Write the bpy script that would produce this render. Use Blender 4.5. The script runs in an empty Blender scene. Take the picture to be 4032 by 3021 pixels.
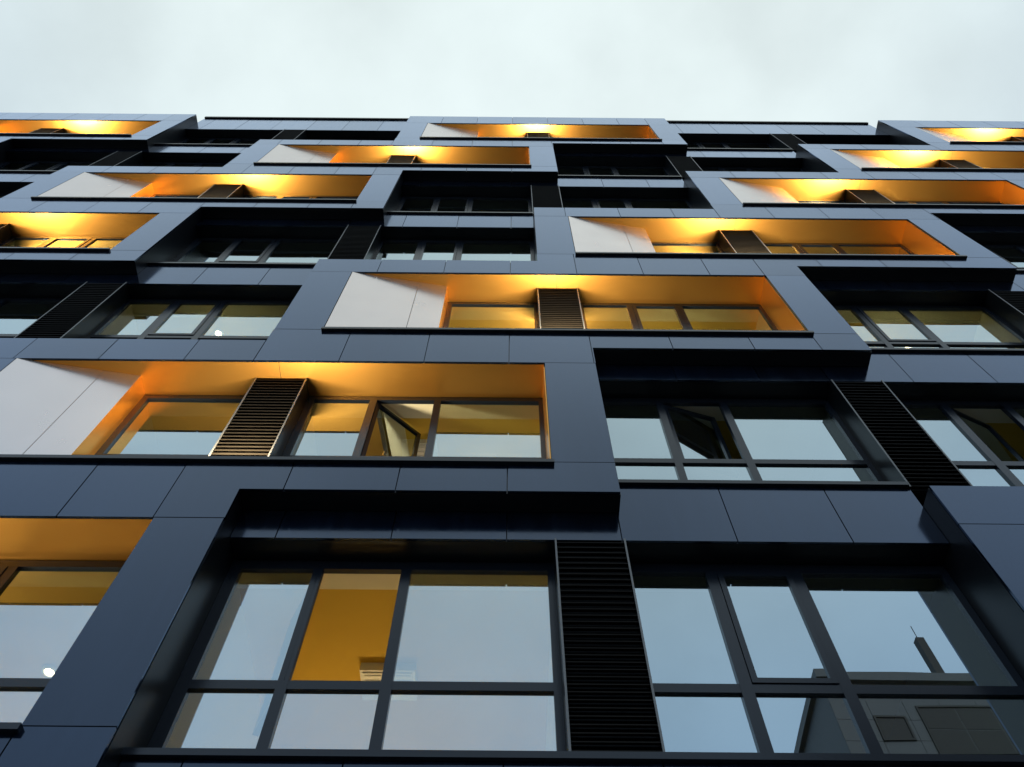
import bpy, math, random
from mathutils import Matrix, Vector
random.seed(7)
S = bpy.context.scene
COL = S.collection
R_ = math.radians

# ------------------------------------------------------------------ camera
CAMZ = 1.6                                  # eye height; facade front plane is y = 0, street side is -y
cam_d = bpy.data.cameras.new('camera'); cam = bpy.data.objects.new('camera', cam_d); COL.objects.link(cam)
cam_d.sensor_fit = 'HORIZONTAL'; cam_d.sensor_width = 36.0; cam_d.lens = 3318.0 / 4032.0 * 36.0
cam_d.clip_start = 0.05; cam_d.clip_end = 4000
YAW, PITCH, ROLL = 0.0017, 1.0971, 0.0069
F_ = Vector((math.sin(YAW) * math.cos(PITCH), math.cos(YAW) * math.cos(PITCH), math.sin(PITCH)))
R0 = Vector((math.cos(YAW), -math.sin(YAW), 0)); U0 = R0.cross(F_)
RX = R0 * math.cos(ROLL) + U0 * math.sin(ROLL); UX = -R0 * math.sin(ROLL) + U0 * math.cos(ROLL)
m = Matrix.Identity(4)
for i in range(3): m[i][0] = RX[i]; m[i][1] = UX[i]; m[i][2] = -F_[i]
m.translation = Vector((0, -5.0, CAMZ)); cam.matrix_world = m
S.camera = cam

# ------------------------------------------------------------------ world, sun, exposure
SUN_EL, SUN_AZ = R_(38), R_(20)             # low behind the building: the facade is in even overcast light
w = bpy.data.worlds.new('World'); S.world = w; w.use_nodes = True
nt = w.node_tree; nt.nodes.clear()
out = nt.nodes.new('ShaderNodeOutputWorld'); bg = nt.nodes.new('ShaderNodeBackground')
sky = nt.nodes.new('ShaderNodeTexSky'); sky.sky_type = 'NISHITA'; sky.sun_disc = False
sky.sun_elevation = SUN_EL; sky.sun_rotation = SUN_AZ; sky.air_density = 1.0; sky.dust_density = 2.0
tc = nt.nodes.new('ShaderNodeTexCoord')
n1 = nt.nodes.new('ShaderNodeTexNoise'); n1.inputs['Scale'].default_value = 3.4; n1.inputs['Detail'].default_value = 6; n1.inputs['Roughness'].default_value = 0.5
cr = nt.nodes.new('ShaderNodeMapRange'); cr.inputs[1].default_value = 0.25; cr.inputs[2].default_value = 0.72; cr.interpolation_type = 'SMOOTHSTEP'
cr.inputs[3].default_value = 0.84; cr.inputs[4].default_value = 1.07
sp = nt.nodes.new('ShaderNodeSeparateXYZ'); el = nt.nodes.new('ShaderNodeMapRange')
el.inputs[1].default_value = 0.55; el.inputs[2].default_value = 0.99; el.interpolation_type = 'SMOOTHSTEP'
cl = nt.nodes.new('ShaderNodeMix'); cl.data_type = 'RGBA'          # thin overcast: white overhead, bluer towards the horizon
cl.inputs[6].default_value = (5.2, 7.1, 9.2, 1); cl.inputs[7].default_value = (9.05, 10.25, 10.15, 1)
ml = nt.nodes.new('ShaderNodeVectorMath'); ml.operation = 'SCALE'
nt.links.new(tc.outputs['Generated'], sp.inputs[0]); nt.links.new(sp.outputs['Z'], el.inputs[0]); nt.links.new(el.outputs[0], cl.inputs[0])
nt.links.new(cl.outputs[2], ml.inputs[0]); nt.links.new(cr.outputs[0], ml.inputs['Scale'])
mx = nt.nodes.new('ShaderNodeMix'); mx.data_type = 'RGBA'; mx.inputs[0].default_value = 0.86
nt.links.new(tc.outputs['Generated'], n1.inputs['Vector']); nt.links.new(n1.outputs['Fac'], cr.inputs[0])
nt.links.new(sky.outputs['Color'], mx.inputs[6]); nt.links.new(ml.outputs[0], mx.inputs[7])
nt.links.new(mx.outputs[2], bg.inputs['Color']); nt.links.new(bg.outputs['Background'], out.inputs['Surface'])
bg.inputs['Strength'].default_value = 0.10

sd = bpy.data.lights.new('sun', 'SUN'); sd.energy = 0.6; sd.angle = R_(15); sd.color = (1, 0.95, 0.88)
so = bpy.data.objects.new('sun', sd); COL.objects.link(so)
sdir = Vector((math.sin(SUN_AZ) * math.cos(SUN_EL), math.cos(SUN_AZ) * math.cos(SUN_EL), math.sin(SUN_EL)))
so.rotation_euler = sdir.to_track_quat('Z', 'Y').to_euler(); so.location = (0, 30, 60)

S.view_settings.view_transform = 'Standard'; S.view_settings.look = 'None'
S.view_settings.exposure = 0.0; S.view_settings.gamma = 1.0

# ------------------------------------------------------------------ materials
MATS = {}
def principled(name, col, rough=0.5, metal=0.0, spec=0.5, var=0.0, bump=0.0, bscale=3.0, rvar=0.0, coat=0.0, fine=0.0):
    mt = bpy.data.materials.new(name); mt.use_nodes = True; t = mt.node_tree
    b = t.nodes['Principled BSDF']
    b.inputs['Base Color'].default_value = (*col, 1); b.inputs['Roughness'].default_value = rough
    b.inputs['Metallic'].default_value = metal; b.inputs['Specular IOR Level'].default_value = spec
    if coat: b.inputs['Coat Weight'].default_value = coat; b.inputs['Coat Roughness'].default_value = 0.12
    tco = t.nodes.new('ShaderNodeTexCoord')
    if var or fine:
        oi = t.nodes.new('ShaderNodeObjectInfo')
        nz = t.nodes.new('ShaderNodeTexNoise'); nz.inputs['Scale'].default_value = 1.3; nz.inputs['Detail'].default_value = 5
        geo = t.nodes.new('ShaderNodeNewGeometry')
        t.links.new(geo.outputs['Position'], nz.inputs['Vector'])
        ad = t.nodes.new('ShaderNodeMath'); ad.operation = 'ADD'
        t.links.new(oi.outputs['Random'], ad.inputs[0]); t.links.new(nz.outputs['Fac'], ad.inputs[1])
        mr = t.nodes.new('ShaderNodeMapRange'); mr.inputs[1].default_value = 0.3; mr.inputs[2].default_value = 1.7
        mr.inputs[3].default_value = 1 - var; mr.inputs[4].default_value = 1 + var
        t.links.new(ad.outputs[0], mr.inputs[0])
        vm = t.nodes.new('ShaderNodeVectorMath'); vm.operation = 'SCALE'; vm.inputs[0].default_value = col
        t.links.new(mr.outputs[0], vm.inputs['Scale']); t.links.new(vm.outputs[0], b.inputs['Base Color'])
        if rvar:
            nr = t.nodes.new('ShaderNodeTexNoise'); nr.inputs['Scale'].default_value = 2.2; nr.inputs['Detail'].default_value = 8
            t.links.new(geo.outputs['Position'], nr.inputs['Vector'])
            m2 = t.nodes.new('ShaderNodeMapRange'); m2.inputs[1].default_value = .25; m2.inputs[2].default_value = .75
            m2.inputs[3].default_value = rough - rvar; m2.inputs[4].default_value = rough + rvar
            t.links.new(nr.outputs['Fac'], m2.inputs[0]); t.links.new(m2.outputs[0], b.inputs['Roughness'])
    if bump:
        g2 = t.nodes.new('ShaderNodeNewGeometry')
        nb = t.nodes.new('ShaderNodeTexNoise'); nb.inputs['Scale'].default_value = bscale; nb.inputs['Detail'].default_value = 2
        t.links.new(g2.outputs['Position'], nb.inputs['Vector'])
        bp = t.nodes.new('ShaderNodeBump'); bp.inputs['Strength'].default_value = bump; bp.inputs['Distance'].default_value = 0.02
        t.links.new(nb.outputs['Fac'], bp.inputs['Height']); t.links.new(bp.outputs['Normal'], b.inputs['Normal'])
    if coat and var:
        mc = t.nodes.new('ShaderNodeMapRange'); mc.inputs[3].default_value = coat * 0.78; mc.inputs[4].default_value = coat
        t.links.new(oi.outputs['Random'], mc.inputs[0]); t.links.new(mc.outputs[0], b.inputs['Coat Weight'])
    MATS[name] = mt
    return mt
def streaks(mt):
    # faint rain streaks and dust: a vertically stretched noise lifts the base colour and dulls the coat a little
    t = mt.node_tree; b = t.nodes['Principled BSDF']
    g = t.nodes.new('ShaderNodeNewGeometry'); mp = t.nodes.new('ShaderNodeMapping'); mp.inputs['Scale'].default_value = (5.0, 5.0, 0.45)
    nz = t.nodes.new('ShaderNodeTexNoise'); nz.inputs['Scale'].default_value = 2.0; nz.inputs['Detail'].default_value = 6
    mr = t.nodes.new('ShaderNodeMapRange'); mr.inputs[1].default_value = 0.48; mr.inputs[2].default_value = 0.80
    mr.inputs[3].default_value = 0.0; mr.inputs[4].default_value = 0.35
    mxx = t.nodes.new('ShaderNodeMix'); mxx.data_type = 'RGBA'; mxx.inputs[7].default_value = (0.05, 0.052, 0.058, 1)
    old = b.inputs['Base Color'].links[0].from_socket
    t.links.new(g.outputs['Position'], mp.inputs['Vector']); t.links.new(mp.outputs[0], nz.inputs['Vector'])
    t.links.new(nz.outputs['Fac'], mr.inputs[0]); t.links.new(mr.outputs[0], mxx.inputs[0]); t.links.new(old, mxx.inputs[6])
    t.links.new(mxx.outputs[2], b.inputs['Base Color'])
    m3 = t.nodes.new('ShaderNodeMapRange'); m3.inputs[1].default_value = 0.35; m3.inputs[2].default_value = 0.85
    m3.inputs[3].default_value = 0.09; m3.inputs[4].default_value = 0.19
    t.links.new(nz.outputs['Fac'], m3.inputs[0]); t.links.new(m3.outputs[0], b.inputs['Coat Roughness'])
pa = principled('anthracite_panel', (0.008, 0.009, 0.012), 0.15, 0, 0.5, var=0.22, bump=0.07, bscale=1.1, rvar=0.03, coat=1.0)
streaks(pa)
pa.node_tree.nodes['Principled BSDF'].inputs['Coat Tint'].default_value = (0.28, 0.55, 1.0, 1)
principled('dark_core', (0.005, 0.006, 0.008), 0.34, 0, 0.4)
principled('white_panel', (0.80, 0.70, 0.66), 0.24, 0.80, 0.5, var=0.05, rvar=0.04)
principled('gold_panel', (0.88, 0.42, 0.085), 0.28, 0.92, 0.5, var=0.05)
principled('frame_paint', (0.010, 0.014, 0.022), 0.24, 0, 0.45)
principled('louvre_metal', (0.014, 0.011, 0.008), 0.5, 0.2, 0.15)
principled('louvre_edge', (0.18, 0.175, 0.17), 0.4, 0.3, 0.5)
principled('fin_dark', (0.006, 0.007, 0.008), 0.3, 0, 0.25)
principled('black_metal', (0.006, 0.006, 0.006), 0.5, 0, 0.3)
principled('plaster', (0.70, 0.64, 0.48), 0.8, 0, 0.3, var=0.06)
principled('lamplit_ceiling', (0.56, 0.36, 0.05), 0.8, 0, 0.2, var=0.05)  # ochre is warm lamplight painted into the pale ceiling's colour
principled('carpet', (0.10, 0.09, 0.08), 0.9, 0, 0.2)
principled('white_plastic', (0.78, 0.78, 0.76), 0.4)
principled('asphalt', (0.05, 0.05, 0.052), 0.85, 0, 0.3, var=0.15, bump=0.4, bscale=60)
principled('paving', (0.22, 0.21, 0.20), 0.8, 0, 0.3, var=0.15, bump=0.3, bscale=30)
principled('kerb_stone', (0.30, 0.29, 0.28), 0.8, 0, 0.3, var=0.1)
principled('road_paint', (0.75, 0.75, 0.72), 0.6)
principled('grey_stone', (0.10, 0.105, 0.11), 0.6, 0, 0.4, var=0.1)
principled('roof_felt', (0.06, 0.06, 0.06), 0.9, 0, 0.3)

def glass_mat(name, base, tint):
    mt = bpy.data.materials.new(name); mt.use_nodes = True; t = mt.node_tree; t.nodes.clear()
    o = t.nodes.new('ShaderNodeOutputMaterial'); mixn = t.nodes.new('ShaderNodeMixShader')
    tr = t.nodes.new('ShaderNodeBsdfTransparent'); tr.inputs['Color'].default_value = (*tint, 1)
    gl = t.nodes.new('ShaderNodeBsdfGlossy'); gl.inputs['Roughness'].default_value = 0.0; gl.inputs['Color'].default_value = (0.80, 0.94, 1.0, 1)
    ge = t.nodes.new('ShaderNodeNewGeometry'); dt = t.nodes.new('ShaderNodeVectorMath'); dt.operation = 'DOT_PRODUCT'
    t.links.new(ge.outputs['Incoming'], dt.inputs[0]); t.links.new(ge.outputs['Normal'], dt.inputs[1])
    ab = t.nodes.new('ShaderNodeMath'); ab.operation = 'ABSOLUTE'; t.links.new(dt.outputs['Value'], ab.inputs[0])
    om = t.nodes.new('ShaderNodeMath'); om.operation = 'SUBTRACT'; om.inputs[0].default_value = 1.0; t.links.new(ab.outputs[0], om.inputs[1])
    fr = t.nodes.new('ShaderNodeMath'); fr.operation = 'POWER'; fr.inputs[1].default_value = 5.0; t.links.new(om.outputs[0], fr.inputs[0])
    mr = t.nodes.new('ShaderNodeMapRange'); mr.inputs[1].default_value = 0; mr.inputs[2].default_value = 1
    mr.inputs[3].default_value = base; mr.inputs[4].default_value = 1.0
    g = t.nodes.new('ShaderNodeNewGeometry'); nb = t.nodes.new('ShaderNodeTexNoise'); nb.inputs['Scale'].default_value = 0.9; nb.inputs['Detail'].default_value = 1
    bp = t.nodes.new('ShaderNodeBump'); bp.inputs['Strength'].default_value = 0.05; bp.inputs['Distance'].default_value = 0.02
    t.links.new(g.outputs['Position'], nb.inputs['Vector']); t.links.new(nb.outputs['Fac'], bp.inputs['Height'])
    t.links.new(bp.outputs['Normal'], gl.inputs['Normal'])
    t.links.new(fr.outputs[0], mr.inputs[0]); t.links.new(mr.outputs[0], mixn.inputs[0])
    t.links.new(tr.outputs[0], mixn.inputs[1]); t.links.new(gl.outputs[0], mixn.inputs[2]); t.links.new(mixn.outputs[0], o.inputs[0])
    MATS[name] = mt
glass_mat('window_glass', 0.56, (0.58, 0.64, 0.56))
glass_mat('clear_glass', 0.02, (0.95, 0.97, 0.95))
def emis(name, col, st):
    mt = bpy.data.materials.new(name); mt.use_nodes = True; t = mt.node_tree; t.nodes.clear()
    o = t.nodes.new('ShaderNodeOutputMaterial'); e = t.nodes.new('ShaderNodeEmission')
    e.inputs[0].default_value = (*col, 1); e.inputs[1].default_value = st; t.links.new(e.outputs[0], o.inputs[0]); MATS[name] = mt
emis('lamp_glow', (1.0, 0.80, 0.50), 25.0)
emis('lamp_white', (1.0, 0.93, 0.80), 6.0)

# ------------------------------------------------------------------ mesh helpers
class MB:
    def __init__(s): s.v = []; s.f = []
    def box(s, x0, x1, y0, y1, z0, z1):
        i = len(s.v)
        s.v += [(x0,y0,z0),(x1,y0,z0),(x1,y1,z0),(x0,y1,z0),(x0,y0,z1),(x1,y0,z1),(x1,y1,z1),(x0,y1,z1)]
        for q in ((0,3,2,1),(4,5,6,7),(0,1,5,4),(1,2,6,5),(2,3,7,6),(3,0,4,7)): s.f.append(tuple(i + k for k in q))
        return s
    def prism_y(s, poly, y0, y1):           # poly: (x, z) points, counter-clockwise seen from the street
        i = len(s.v); n = len(poly)
        s.v += [(x, y0, z) for x, z in poly] + [(x, y1, z) for x, z in poly]
        s.f.append(tuple(i + k for k in range(n))); s.f.append(tuple(i + n + k for k in reversed(range(n))))
        for k in range(n):
            j = (k + 1) % n; s.f.append((i + j, i + k, i + n + k, i + n + j))
        return s
    def prism_z(s, poly, z0, z1):           # poly: (x, y) points, counter-clockwise seen from above
        i = len(s.v); n = len(poly)
        s.v += [(x, y, z0) for x, y in poly] + [(x, y, z1) for x, y in poly]
        s.f.append(tuple(i + k for k in reversed(range(n)))); s.f.append(tuple(i + n + k for k in range(n)))
        for k in range(n):
            j = (k + 1) % n; s.f.append((i + k, i + j, i + n + j, i + n + k))
        return s
    def lathe(s, prof, cx, cy, seg=20):     # prof: (r, z)
        i = len(s.v); n = len(prof)
        for k in range(seg):
            a = 2 * math.pi * k / seg
            s.v += [(cx + r * math.cos(a), cy + r * math.sin(a), z) for r, z in prof]
        for k in range(seg):
            j = (k + 1) % seg
            for q in range(n - 1): s.f.append((i + k*n + q, i + j*n + q, i + j*n + q + 1, i + k*n + q + 1))
        return s
    def quad(s, a, b, c, d):
        i = len(s.v); s.v += [a, b, c, d]; s.f.append((i, i+1, i+2, i+3)); return s
    def mesh(s, name, mat):
        me = bpy.data.meshes.new(name); me.from_pydata(s.v, [], s.f); me.materials.append(MATS[mat]); me.update()
        if mat == 'window_glass':           # solar coating on the outer face only
            me.materials.append(MATS['clear_glass'])
            for p in me.polygons: p.material_index = 0 if p.normal.y < -0.5 else 1
        return me

def link(name, me, parent=None, loc=(0, 0, 0)):
    o = bpy.data.objects.new(name, me); COL.objects.link(o); o.location = loc
    if parent: o.parent = parent
    return o
def obj(name, mb, mat, parent=None, loc=(0, 0, 0)): return link(name, mb.mesh(name, mat), parent, loc)
def empty(name, loc=(0, 0, 0), parent=None):
    o = bpy.data.objects.new(name, None); COL.objects.link(o); o.location = loc; o.empty_display_size = 0.2
    if parent: o.parent = parent
    return o
def tag(o, label=None, cat=None, group=None, kind=None):
    if label: o['label'] = label
    if cat: o['category'] = cat
    if group: o['group'] = group
    if kind: o['kind'] = kind
    return o
CACHE = {}
def cached(key, make):
    if key not in CACHE: CACHE[key] = make()
    return CACHE[key]
def pix(x, y, z):                           # where a point falls in the picture (0..1, 0..1), to sort panels by size
    p = Vector((x, y + 5.0, z - CAMZ)); d = p.dot(F_)
    if d < 0.1: return (9, 9)
    f = 3318.0 / 4032.0
    return (0.5 + f * p.dot(RX) / d, 0.5 * 0.749 - f * p.dot(UX) / d)

# ------------------------------------------------------------------ facade lattice
STEP, PER, FL = 3.9735, 15.894, 3.5931
BL, NL, NR, BR = -3.5175, -2.795, 4.422, 5.1248      # frame left, niche left, niche right, frame right on floor 3
NT, PT, JB, TOPX = 3.093, 0.174, 0.572, 4.338          # heights above the frame's underside
BB = -0.469                                            # underside of the set-back parapets
YB, YC = 0.265, 0.545                                  # set-back plane, window plane
XMIN, XMAX = -20.5, 21.5
def bot(n): return 10.887 + FL * (n - 3) + CAMZ
def sx(base, n, k): return base + STEP * (n - 3) - PER * k
def joints(xa, xb):
    r = [xa]
    for mm in range(-5, 6):
        for j in range(7):
            x = -3.53 + 7.947 * mm + 1.165 * j
            if xa + 0.08 < x < xb - 0.08: r.append(x)
    return sorted(r) + [xb]
ROWS = range(1, 8)
FRAMES = [(n, k) for n in ROWS for k in range(-3, 5) if sx(BR, n, k) > XMIN + 1 and sx(BL, n, k) < XMAX - 1]
def clampx(x): return max(XMIN, min(XMAX, x))

bld = tag(empty('apartment_building', (0, 0, 0)),
          'dark anthracite apartment block with staggered projecting window frames and glowing gold niches', 'building')

# --- panels -----------------------------------------------------------------
PANELS = []                                 # (polygon, y front, thickness, material, name)
G = 0.006
def step_poly(x0, x1, los, his, g=G):
    """los / his: lists of (x, z): from x on the edge is at z"""
    def prof(lst):
        pts = []
        z = [zz for xx, zz in lst if xx <= x0 + 0.021][-1]
        pts.append((x0 + g, z))
        for xx, zz in lst:
            if x0 + 0.02 < xx < x1 - 0.02 and abs(zz - z) > 1e-6:
                pts += [(xx, z), (xx, zz)]; z = zz
        pts.append((x1 - g, z)); return pts
    lo = [(x, z + g) for x, z in prof(los)]; hi = [(x, z - g) for x, z in prof(his)]
    return lo + hi[::-1]
def add_panel(poly, y, th=0.028, mat='anthracite_panel', name='cladding_panel'): PANELS.append((poly, y, th, mat, name))

core = MB()
for n, k in FRAMES:
    b = bot(n); bl, nl, nr, br = (sx(q, n, k) for q in (BL, NL, NR, BR))
    # band below the niche: from the niche below (floor n-1) to the sill
    if n > 1:
        pl, pr = sx(BL, n - 1, k), sx(BR, n - 1, k)
        los = [(pl, b - FL + NT), (pr, b)]; his = [(pl, b + PT), (bl, b + JB)]
        xs = joints(pl, br)
        core.box(pl, bl, 0.032, 0.62, b - FL + NT + 0.014, b + PT - 0.01)
        core.box(bl, pr, 0.032, 0.62, b - FL + NT + 0.014, b + JB - 0.03)
        core.box(pr, br, 0.032, YB - 0.004, b, b + JB - 0.03)
    else:
        los = [(bl, b)]; his = [(bl, b + JB)]; xs = joints(bl, br)
        core.box(bl, br, 0.032, YB - 0.004, b, b + JB - 0.03)
        core.box(bl, br, YB - 0.004, 0.62, b + BB, b + JB - 0.03)
    for x0, x1 in zip(xs, xs[1:]): add_panel(step_poly(x0, x1, los, his), 0.0)
    # pillars either side of the niche
    for a, c in ((bl, nl), (nr, br)):
        add_panel(step_poly(a, c, [(a, b + JB)], [(a, b + NT)]), 0.0)
    core.box(bl, nl - 0.002, 0.032, 0.62, b + JB - 0.03, b + NT + 0.014)
    core.box(nr + 0.004, br, 0.032, 0.62, b + JB - 0.03, b + NT + 0.014)
    if n == 7:
        xs = joints(bl, br)
        for x0, x1 in zip(xs, xs[1:]): add_panel(step_poly(x0, x1, [(bl, b + NT)], [(bl, b + TOPX)]), 0.0)
        core.box(bl, br, 0.032, 0.62, b + NT + 0.014, b + TOPX - 0.012)
# set-back parapets (plane B) of floors 1..8
for n in range(1, 9):
    for k in range(-3, 5):
        q = max(1, n - 1)
        xa, xb = clampx(sx(BR, q, k)), clampx(sx(BL, q, k - 1))
        if xb - xa < 0.5: continue
        b = bot(n); top = b + 0.515 if n < 8 else 30.33 + CAMZ
        xs = joints(xa, xb)
        for x0, x1 in zip(xs, xs[1:]): add_panel(step_poly(x0, x1, [(x0, b + BB)], [(x0, top)]), YB)
        core.box(xa + 0.002, xb - 0.002, YB + 0.032, 0.62, b + BB + 0.004, top - 0.004)
        if n == 8:
            obj('roof_coping', MB().box(xa, xb, YB - 0.05, 0.9, top, top + 0.13), 'dark_core', bld)
        elif n > 1 or True:
            xe = clampx(sx(BL, n - 1, k - 1)) if n > 1 else xb
            xs0 = clampx(sx(BR, n, k))
            if xe - xs0 > 0.3:
                obj('window_sill', MB().box(xs0, min(xe - 0.003, xs0 + 3.268) if n > 1 else xe - 0.003, YB - 0.045, YC, b + 0.515, b + 0.575), 'frame_paint', bld)
# roof parapet mass behind the top frames, roof slab, side and back walls, ground floor
core.box(XMIN, XMAX, 0.63, 0.95, bot(8) + BB + 0.02, 30.30 + CAMZ)
core.box(XMIN, XMAX, 0.95, 14.0, bot(8) - 0.3, bot(8) - 0.1)
core.box(XMIN, XMAX, 13.7, 14.0, 0.0, bot(8) - 0.3)
core.box(XMIN, XMIN + 0.3, 0.63, 13.7, 0.0, bot(8) - 0.3)
core.box(XMAX - 0.3, XMAX, 0.63, 13.7, 0.0, bot(8) - 0.3)
obj('wall', core, 'dark_core', bld)
gz = bot(1) + BB
for i in range(12):
    xa = XMIN + i * 42.0 / 12
    obj('ground_floor_panel', MB().box(xa + 0.008, xa + 0.9, 0.30, 0.55, 0.0, gz - 0.01), 'anthracite_panel', bld)
    wn = obj('shop_window', MB().box(xa + 0.9, xa + 3.25, 0.34, 0.46, 0.0, 0.35).box(xa + 0.9, xa + 3.25, 0.34, 0.46, gz - 0.5, gz - 0.02)
             .box(xa + 0.9, xa + 0.98, 0.34, 0.46, 0.35, gz - 0.5).box(xa + 3.17, xa + 3.25, 0.34, 0.46, 0.35, gz - 0.5), 'frame_paint', bld)
    obj('pane', MB().box(xa + 0.98, xa + 3.17, 0.395, 0.405, 0.35, gz - 0.5), 'window_glass', wn)
obj('ground_floor_back_wall', MB().box(XMIN + 0.31, XMAX - 0.31, 3.0, 3.2, 0, gz - 0.1), 'plaster', bld)

def panel_area(p):
    poly, y = p[0], p[1]
    c = [pix(px, y, pz) for px, pz in poly]
    cx = sum(a for a, _ in c) / len(c); cy = sum(b_ for _, b_ in c) / len(c)
    if not any(-0.02 < a < 1.02 and -0.02 < b_ < 0.77 for a, b_ in c): return 0
    ar = 0
    for i in range(len(c)):
        j = (i + 1) % len(c); ar += c[i][0] * c[j][1] - c[j][0] * c[i][1]
    return abs(ar)
PANELS.sort(key=panel_area, reverse=True)
rest = MB()
for i, p in enumerate(PANELS):
    poly, y, th, mat, name = p
    if i < 290 and panel_area(p) > 0:
        x0 = min(a for a, _ in poly); z0 = min(b_ for _, b_ in poly)
        lp = [(round(a - x0, 4), round(b_ - z0, 4)) for a, b_ in poly]
        me = cached(('panel', mat, tuple(lp)), lambda: MB().prism_y(lp, 0, th).mesh(name, mat))
        o = link(name, me, bld, (x0, y + random.uniform(-0.0012, 0.0012), z0))
    else: rest.prism_y(poly, y, y + th)
tag(obj('distant_cladding', rest, 'anthracite_panel', bld), kind='stuff')

# --- windows ------------------------------------------------------------------
def window(x, n, kind, open_ang=0.0):
    """kind: 'bl' left of bay, 'br' right of bay, 'n' right of niche, 's' single pane left of niche"""
    b = bot(n); z0, z1, zt0, zt1, zh, ztop = 0.575, 0.82, 1.44, 1.535, 2.99, 3.118
    if kind == 's':
        W = 1.60; cols = [(0.09, 1.53)]
    elif kind == 'bl': W = 3.27; cols = [(0.12, 0.85), (0.945, 1.73), (1.83, 3.20)]
    elif kind == 'br': W = 3.27; cols = [(0.06, 0.81), (0.92, 1.67), (1.775, 3.19)]
    else: W = 3.262; cols = [(0.10, 0.865), (0.965, 1.755), (1.85, 3.20)]
    if kind in 'ns': ztop = NT - 0.004
    y0, y1 = YC, YC + 0.06
    def frame():
        mb = MB(); mb.box(0, cols[0][0], y0, y1, z0, ztop).box(cols[-1][1], W, y0, y1, z0, ztop)
        mb.box(cols[0][0], cols[-1][1], y0 + .001, y1, z0, z1).box(cols[0][0], cols[-1][1], y0 + .001, y1, zh, ztop)
        return mb.mesh('window', 'frame_paint')
    wdw = link('window', cached(('wf', kind), frame), bld, (x, 0, b))
    for i in range(len(cols) - 1):
        link('mullion', cached(('wm', kind, i), lambda: MB().box(cols[i][1], cols[i + 1][0], y0 - 0.002, y1, z1, zh).mesh('mullion', 'frame_paint')), wdw)
    for i, (a, c) in enumerate(cols):
        link('transom', cached(('wt', kind, i), lambda: MB().box(a, c, y0 + 0.001, y1, zt0, zt1).mesh('transom', 'frame_paint')), wdw)
        link('pane', cached(('wpl', kind, i), lambda: MB().box(a, c, y0 + 0.03, y0 + 0.038, z1, zt0).mesh('pane', 'window_glass')), wdw)
        if i == 1:      # the casement
            sw, sh = c - a - 0.012, zh - zt1 - 0.012; fw = 0.055
            def sash():
                mb = MB(); mb.box(0, fw, 0, .055, 0, sh).box(sw - fw, sw, 0, .055, 0, sh)
                mb.box(fw, sw - fw, 0.001, .055, 0, fw).box(fw, sw - fw, 0.001, .055, sh - fw, sh); return mb.mesh('casement', 'frame_paint')
            oy = y0 - 0.012 if not open_ang else y0 + 0.02
            s_ = link('casement', cached(('ws', kind), sash), wdw, (a + 0.006, oy, zt1 + 0.006))
            p_ = link('pane', cached(('wsp', kind), lambda: MB().box(fw, sw - fw, 0.024, 0.032, fw, sh - fw).mesh('pane', 'window_glass')), wdw, (a + 0.006, oy, zt1 + 0.006))
            for q in (s_, p_): q.rotation_euler.z = open_ang
        else:
            pu = link('pane', cached(('wpu', kind, i), lambda: MB().box(a, c, y0 + 0.03, y0 + 0.038, zt1, zh).mesh('pane', 'window_glass')), wdw)
            pu.rotation_euler = (random.uniform(-0.002, 0.002), 0, random.uniform(-0.003, 0.003))
    return wdw

# --- rooms -------------------------------------------------------------------
def room(x0, x1, n):
    b = bot(n); z0, z1, y0, y1 = b + 0.05, b + 3.12, 0.63, 4.4
    x0 += 0.01; x1 -= 0.01
    mb = MB()
    mb.quad((x0, y1, z0), (x1, y1, z0), (x1, y1, z1), (x0, y1, z1))
    mb.quad((x0, y0, z0), (x0, y1, z0), (x0, y1, z1), (x0, y0, z1))
    mb.quad((x1, y0, z0), (x1, y0, z1), (x1, y1, z1), (x1, y1, z0))
    mb.quad((x0, y0, z0), (x1, y0, z0), (x1, y1, z0), (x0, y1, z0))
    rm = obj('room', mb, 'plaster', bld)
    obj('ceiling', MB().box(x0, x1, y0 + 0.25, y1, z1, z1 + 0.03), 'lamplit_ceiling', rm)
    obj('lintel', MB().box(x0, x1, y0, y0 + 0.25, z1 - 0.045, z1 + 0.03), 'plaster', rm)
def added_floor_lamp(x, n, power, label, col=(1.0, 0.74, 0.36), y=3.1, h=2.08):  # invented fixture, hidden from the street, added to light the ceiling evenly
    t = tag(empty('added_floor_lamp', (x, y, bot(n) + 0.05)), label, 'lamp', 'unseen floor lamps added to light the rooms')
    obj('base', MB().lathe([(0.0, 0.001), (0.15, 0.001), (0.15, 0.02), (0.02, 0.035), (0.0, 0.035)], 0, 0, 16), 'black_metal', t)
    obj('pole', MB().lathe([(0.012, 0.03), (0.012, h - 0.13)], 0, 0, 8), 'black_metal', t)
    obj('shade', MB().lathe([(0.03, h - 0.15), (0.18, h), (0.176, h), (0.03, h - 0.135)], 0, 0, 20), 'white_plastic', t)
    obj('bulb', MB().lathe([(0.0, h - 0.12), (0.03, h - 0.10), (0.035, h - 0.06), (0.02, h - 0.03), (0.0, h - 0.02)], 0, 0, 10), 'lamp_glow', t)
    ld = bpy.data.lights.new('room_fill_light', 'POINT'); ld.energy = power; ld.color = col; ld.shadow_soft_size = 0.1
    lo = bpy.data.objects.new('room_fill_light', ld); COL.objects.link(lo); lo.parent = t; lo.location = (0, 0, h + 0.1)
def downlight(x, y, n, label):
    t = tag(empty('ceiling_spot', (x, y, bot(n) + 3.118)), label, 'lamp', 'small ceiling spots in the lit rooms')
    obj('ring', MB().lathe([(0.055, 0), (0.09, 0), (0.085, -0.03), (0.06, -0.035), (0.055, -0.01)], 0, 0, 16), 'white_plastic', t)
    obj('lens', MB().lathe([(0.0, -0.026), (0.04, -0.024), (0.057, -0.012)], 0, 0, 14), 'lamp_glow', t)

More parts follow.
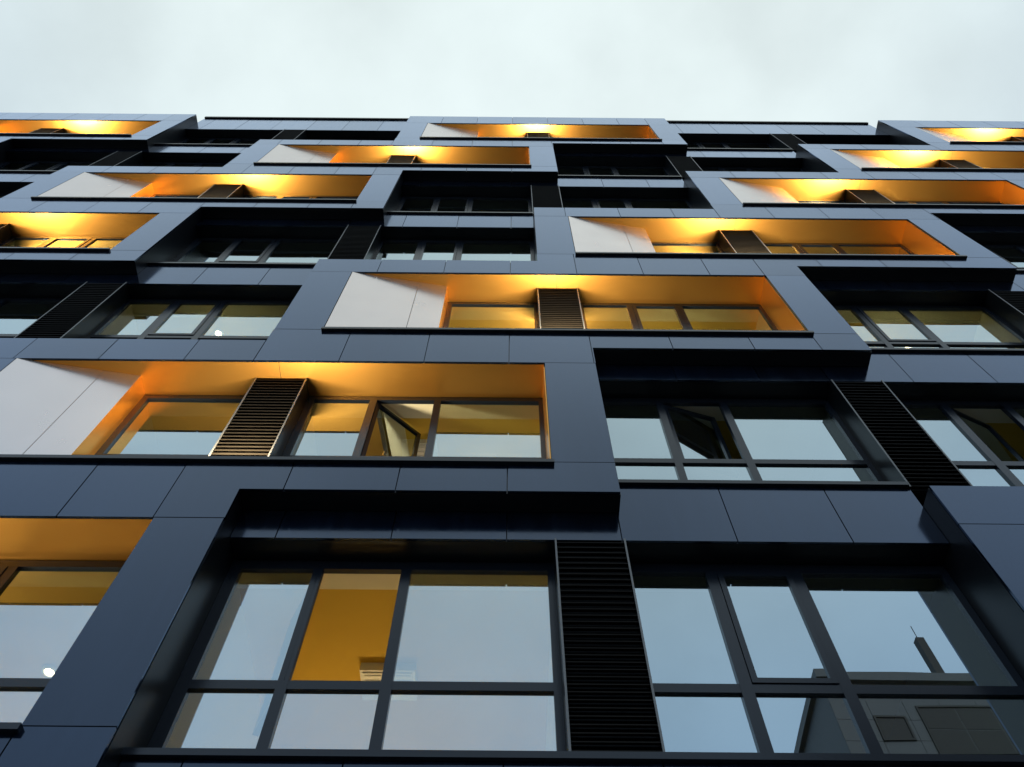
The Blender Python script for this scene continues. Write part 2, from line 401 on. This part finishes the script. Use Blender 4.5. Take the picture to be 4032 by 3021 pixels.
# --- louvres --------------------------------------------------------------------
def louvre(x, n, W=0.705, niche=False, single=False):
    b = bot(n); zb, zt = (b + 0.56, b + NT - 0.003) if niche else (b + (0.505 if n > 1 else 0.576), b + FL + BB - 0.003)
    H = zt - zb; ya, yb = (0.262, YC + 0.03) if niche else (0.235, YC + 0.03)
    key = ('lv', niche, n > 1)
    def frame():
        mb = MB(); mb.box(0.012, W - 0.012, ya + 0.09, yb, 0, H)      # dark box behind the blades
        return mb.mesh('louvre', 'black_metal')
    o = link('louvre', cached(key, frame), bld, (x, 0, zb))
    for s_ in (0, W - 0.012):
        link('side_fin', cached(key + ('fin',), lambda: MB().box(0, 0.012, ya + 0.008, yb, 0, H).mesh('side_fin', 'fin_dark')), o, (s_, 0, 0))
        link('edge_trim', cached(key + ('trim',), lambda: MB().box(-0.003, 0.015, ya, ya + 0.008, 0, H).mesh('edge_trim', 'louvre_edge')), o, (s_, 0, 0))
    ns = 32; dz = H / ns
    def blade(mb, z):
        i = len(mb.v); x0, x1 = 0.012, W - 0.012
        for xx in (x0, x1):
            mb.v += [(xx, ya + 0.012, z), (xx, ya + 0.075, z + 0.03), (xx, ya + 0.073, z + 0.037), (xx, ya + 0.010, z + 0.010)]
        for q in ((0,1,2,3),(7,6,5,4),(0,4,5,1),(1,5,6,2),(2,6,7,3),(3,7,4,0)): mb.f.append(tuple(i + r for r in q))
        return mb
    if single:
        me = cached(key + ('slat',), lambda: blade(MB(), 0).mesh('slat', 'louvre_metal'))
        for i in range(ns): link('slat', me, o, (0, 0, 0.02 + i * dz))
    else:
        def allb():
            mb = MB()
            for i in range(ns): blade(mb, 0.02 + i * dz)
            return mb.mesh('slats', 'louvre_metal')
        tag(link('slats', cached(key + ('all',), allb), o), kind='stuff')

# --- niches ---------------------------------------------------------------------
SPLX, SPLY = 1.65, 0.255
def niche(n, k):
    b = bot(n); bl, nl, nr, br = (sx(q, n, k) for q in (BL, NL, NR, BR)); W = nr - nl
    z0, z1 = JB - 0.01, NT + 0.008
    def soff(a, c): return MB().box(a, c, 0.034, YC + 0.06, z1, z1 + 0.006).mesh('gold_niche', 'gold_panel')
    cuts = [0.0, 3.58, W]
    nch = link('gold_niche', cached(('ns', 0), lambda: soff(0.001, cuts[1] - 0.003)), bld, (nl, 0, b))
    link('soffit_panel', cached(('ns', 1), lambda: soff(cuts[1] + 0.003, W - 0.001)), nch)
    jx = 1.165; jy = SPLY * jx / SPLX; d = 0.004; t = 0.02
    def spl(xa, xb):
        ya, yb = SPLY * xa / SPLX, SPLY * xb / SPLX
        return MB().prism_z([(xa, ya), (xb, yb), (xb, yb + t), (xa, ya + t)], z0, z1 - 0.002).mesh('splay_panel', 'white_panel')
    link('splay_panel', cached(('sp', 0), lambda: spl(0.006, jx - d)), nch)
    link('splay_panel', cached(('sp', 1), lambda: spl(jx + d, SPLX - 0.002)), nch)
    link('gold_jamb', cached(('gj', 0), lambda: MB().box(SPLX - 0.012, SPLX, SPLY + 0.002, YC + 0.05, z0, z1 - 0.002).mesh('gold_jamb', 'gold_panel')), nch)
    link('gold_jamb', cached(('gj', 1), lambda: MB().box(W - 0.010, W + 0.001, 0.034, YC + 0.05, z0, z1 - 0.002).mesh('gold_jamb', 'gold_panel')), nch)
    link('sill', cached(('si', 0), lambda: MB().box(-0.01, W + 0.03, -0.05, YC + 0.001, 0.503, 0.560).mesh('sill', 'frame_paint')), nch)
    return nch

UP = {(1, 0): 'leftmost gold niche of the lowest row', (2, 0): 'large gold niche with the open casement, second row',
      (3, 0): 'gold niche in the middle of the picture, third row', (4, 0): 'gold niche right of centre, fourth row',
      (4, 1): 'gold niche at the left edge, fourth row', (5, 0): 'gold niche on the right, fifth row', (5, 1): 'gold niche on the left, fifth row',
      (6, 0): 'gold niche at the right edge, sixth row', (6, 1): 'gold niche left of centre, sixth row',
      (7, 0): 'gold niche at the right edge of the top row', (7, 1): 'gold niche in the middle of the top row', (7, 2): 'gold niche at the left edge of the top row',
      (1, -1): 'gold niche beyond the lower right corner', (3, 1): 'gold niche just beyond the left edge, third row'}
UPW, UPL = 225.0, 0.6
def uplight(n, k):
    nl = sx(NL, n, k); b = bot(n)
    t = tag(empty('uplight', (nl + 3.585, 0.12, b + 0.561)), 'warm bar uplight on sill of ' + UP[(n, k)], 'lamp', 'uplights on the niche sills')
    h = UPL / 2
    link('housing', cached(('uph',), lambda: MB().box(-h - 0.02, h + 0.02, -0.04, -0.03, 0, 0.06).box(-h - 0.02, h + 0.02, 0.03, 0.04, 0, 0.06)
         .box(-h - 0.02, h + 0.02, -0.03, 0.03, 0, 0.03).box(-h - 0.02, -h, -0.03, 0.03, 0.03, 0.06).box(h, h + 0.02, -0.03, 0.03, 0.03, 0.06).mesh('housing', 'black_metal')), t)
    link('lens', cached(('upl',), lambda: MB().box(-h, h, -0.029, 0.029, 0.031, 0.045).mesh('lens', 'lamp_glow')), t)
    ld = bpy.data.lights.new('uplight_lamp', 'AREA'); ld.shape = 'RECTANGLE'; ld.size = UPL; ld.size_y = 0.06
    ld.energy = UPW; ld.color = (1.0, 0.85, 0.56)
    lo = bpy.data.objects.new('uplight_lamp', ld); COL.objects.link(lo); lo.parent = t; lo.location = (0, 0, 0.07)
    lo.rotation_euler = (math.pi, 0, 0)

OPEN = {('n', 2, 0): R_(42), ('bl', 1, 0): R_(118), ('bl', 2, 0): R_(16), ('br', 2, 0): R_(24)}
SINGLE = {('b', 1, 0), ('n', 2, 0), ('b', 2, 0), ('n', 3, 0), ('b', 3, 1), ('b', 3, 0), ('n', 4, 0)}
for n, k in FRAMES:
    nl = sx(NL, n, k); br = sx(BR, n, k)
    if nl + 7.3 > XMIN and nl < XMAX - 7.3 and nl > XMIN - 1.5:
        niche(n, k)
        window(nl + SPLX, n, 's'); window(nl + 3.947, n, 'n', OPEN.get(('n', n, k), 0))
        louvre(nl + 3.24, n, niche=True, single=('n', n, k) in SINGLE)
        room(nl + SPLX, nl + 3.24, n); room(nl + 3.947, nl + 7.21, n)
        if (n, k) in UP: uplight(n, k)
    if br > XMIN - 0.1 and br + 7.3 < XMAX + 0.1:
        window(br + 0.002, n, 'bl', OPEN.get(('bl', n, k), 0)); window(br + 3.977, n, 'br', OPEN.get(('br', n, k), 0))
        louvre(br + 3.272, n, single=('b', n, k) in SINGLE)
        room(br, br + 3.27, n); room(br + 3.98, br + 7.24, n)

added_floor_lamp(-1.3, 1, 62, 'added unseen floor lamp in the lit room with the open casement, lowest row', y=3.3, h=1.1)
added_floor_lamp(sx(NL, 1, 0) + 5.6, 1, 70, 'added unseen floor lamp behind the gold niche at the lower left edge', y=3.3, h=1.1)
added_floor_lamp(sx(NL, 2, 0) + 6.5, 2, 20, 'added unseen floor lamp behind the open casement of the large gold niche', (1.0, 0.85, 0.6), 2.0)
added_floor_lamp(sx(NL, 3, 0) + 5.6, 3, 38, 'added unseen floor lamp behind the three panes of the middle gold niche', (1.0, 0.84, 0.42), 1.5)
added_floor_lamp(sx(NL, 3, 0) + 2.4, 3, 20, 'added unseen floor lamp behind the single pane of the middle gold niche', (1.0, 0.84, 0.42), 1.5)
added_floor_lamp(sx(BR, 3, 1) + 5.6, 3, 18, 'added unseen floor lamp behind the three-pane window left of the middle gold niche', (1.0, 0.86, 0.45), 1.5)
added_floor_lamp(sx(BR, 3, 0) + 1.6, 3, 30, 'added unseen floor lamp in the lit room right of the middle gold niche', (1.0, 0.86, 0.45), 1.5)
added_floor_lamp(sx(NL, 4, 1) + 6.0, 4, 26, 'added unseen floor lamp behind the gold niche at the left edge, fourth row', (1.0, 0.80, 0.40), 1.4)
downlight(-5.06, 2.1, 1, 'bright ceiling spot seen through the niche window at lower left')
downlight(-5.31, 1.2, 3, 'small ceiling spot above the three-pane window left of the middle gold niche')
downlight(7.22, 1.37, 3, 'small ceiling spot in the lit room right of the middle gold niche')
def ceiling_unit(x0, x1, n, y0, y1, label):
    b = bot(n) + 3.12
    t = tag(empty('air_unit', ((x0 + x1) / 2, (y0 + y1) / 2, b)), label, 'air unit', 'white air units on the ceilings')
    w, d = (x1 - x0) / 2, (y1 - y0) / 2
    obj('casing', MB().box(-w, w, -d, d, -0.11, -0.001).box(-w + 0.03, w - 0.03, -d + 0.03, d - 0.03, -0.125, -0.111), 'white_plastic', t)
    for i in range(4):
        obj('louvre_blade', MB().box(-w + 0.05, w - 0.05, -d + 0.06 + i * 0.07, -d + 0.10 + i * 0.07, -0.135, -0.126), 'white_plastic', t)
ceiling_unit(-1.62, -1.02, 1, 1.95, 2.40, 'white air unit on the ceiling behind the open casement, lowest row')
ceiling_unit(-1.56, -1.06, 2, 1.25, 1.65, 'white air unit on the ceiling behind the large gold niche')

# ------------------------------------------------------------------ street and the house opposite
tag(obj('ground', MB().box(-1500, 1500, -1500, 1500, -0.5, -0.012), 'asphalt'), kind='structure')
tag(obj('road', MB().box(-1500, 1500, -17.0, -7.0, -0.011, -0.004), 'asphalt'), kind='structure')
tag(obj('pavement', MB().box(-120, 120, -6.85, 0.28, -0.010, 0.12 - 0.12), 'paving'), kind='structure')
opp = tag(empty('opposite_house', (15.0, -25.0, 0)), 'grey stone-clad house across the street, seen mirrored in the lower right window', 'building')
RH = 30.15 + CAMZ
mb = MB(); mb.box(0, 34, -12, 0, 0, RH - 0.5)
obj('wall', mb, 'grey_stone', opp)
obj('parapet', MB().box(-0.25, 34.2, -13.3, 0.25, RH - 0.5, RH), 'grey_stone', opp)
st = MB()
for iz in range(int((RH - 1) / 1.1)):
    for ix in range(20):
        z = 0.3 + iz * 1.1; x = ix * 1.7
        st.box(x + 0.01, x + 1.69, 0.001, 0.04, z + 0.01, z + 1.09)
tag(obj('stone_cladding', st, 'grey_stone', opp), kind='stuff')
for iz in range(9):
    z = 1.6 + iz * 3.25
    if z + 2.4 > RH - 0.6: break
    for ix, (xa, wd, hh) in enumerate(((1.7, 1.5, 1.3), (3.9, 5.2, 2.6), (11.0, 1.5, 1.3), (13.5, 5.2, 2.6), (21.0, 1.5, 1.3), (24.0, 5.2, 2.6))):
        zz = z + (0.2 if hh < 2 else -0.5)
        wn = obj('window', MB().box(xa, xa + wd, 0.042, 0.10, zz, zz + 0.1).box(xa, xa + wd, 0.042, 0.10, zz + hh - 0.1, zz + hh)
                 .box(xa, xa + 0.1, 0.042, 0.10, zz + 0.1, zz + hh - 0.1).box(xa + wd - 0.1, xa + wd, 0.042, 0.10, zz + 0.1, zz + hh - 0.1), 'black_metal', opp)
        cols = 1 if wd < 2 else 3; rws = 1 if hh < 2 else 2
        pw = (wd - 0.2) / cols; ph = (hh - 0.2) / rws
        for c in range(cols):
            for r in range(rws):
                obj('pane', MB().box(xa + 0.1 + c * pw + 0.03, xa + 0.1 + (c + 1) * pw - 0.03, 0.05, 0.06, zz + 0.1 + r * ph + 0.03, zz + 0.1 + (r + 1) * ph - 0.03), 'black_metal', wn)
ch = obj('chimney', MB().box(6.3, 6.72, -1.0, -0.6, RH, RH + 3.3), 'black_metal', opp)
obj('antenna', MB().box(6.5, 6.53, -0.82, -0.79, RH + 3.3, RH + 4.3), 'black_metal', ch)
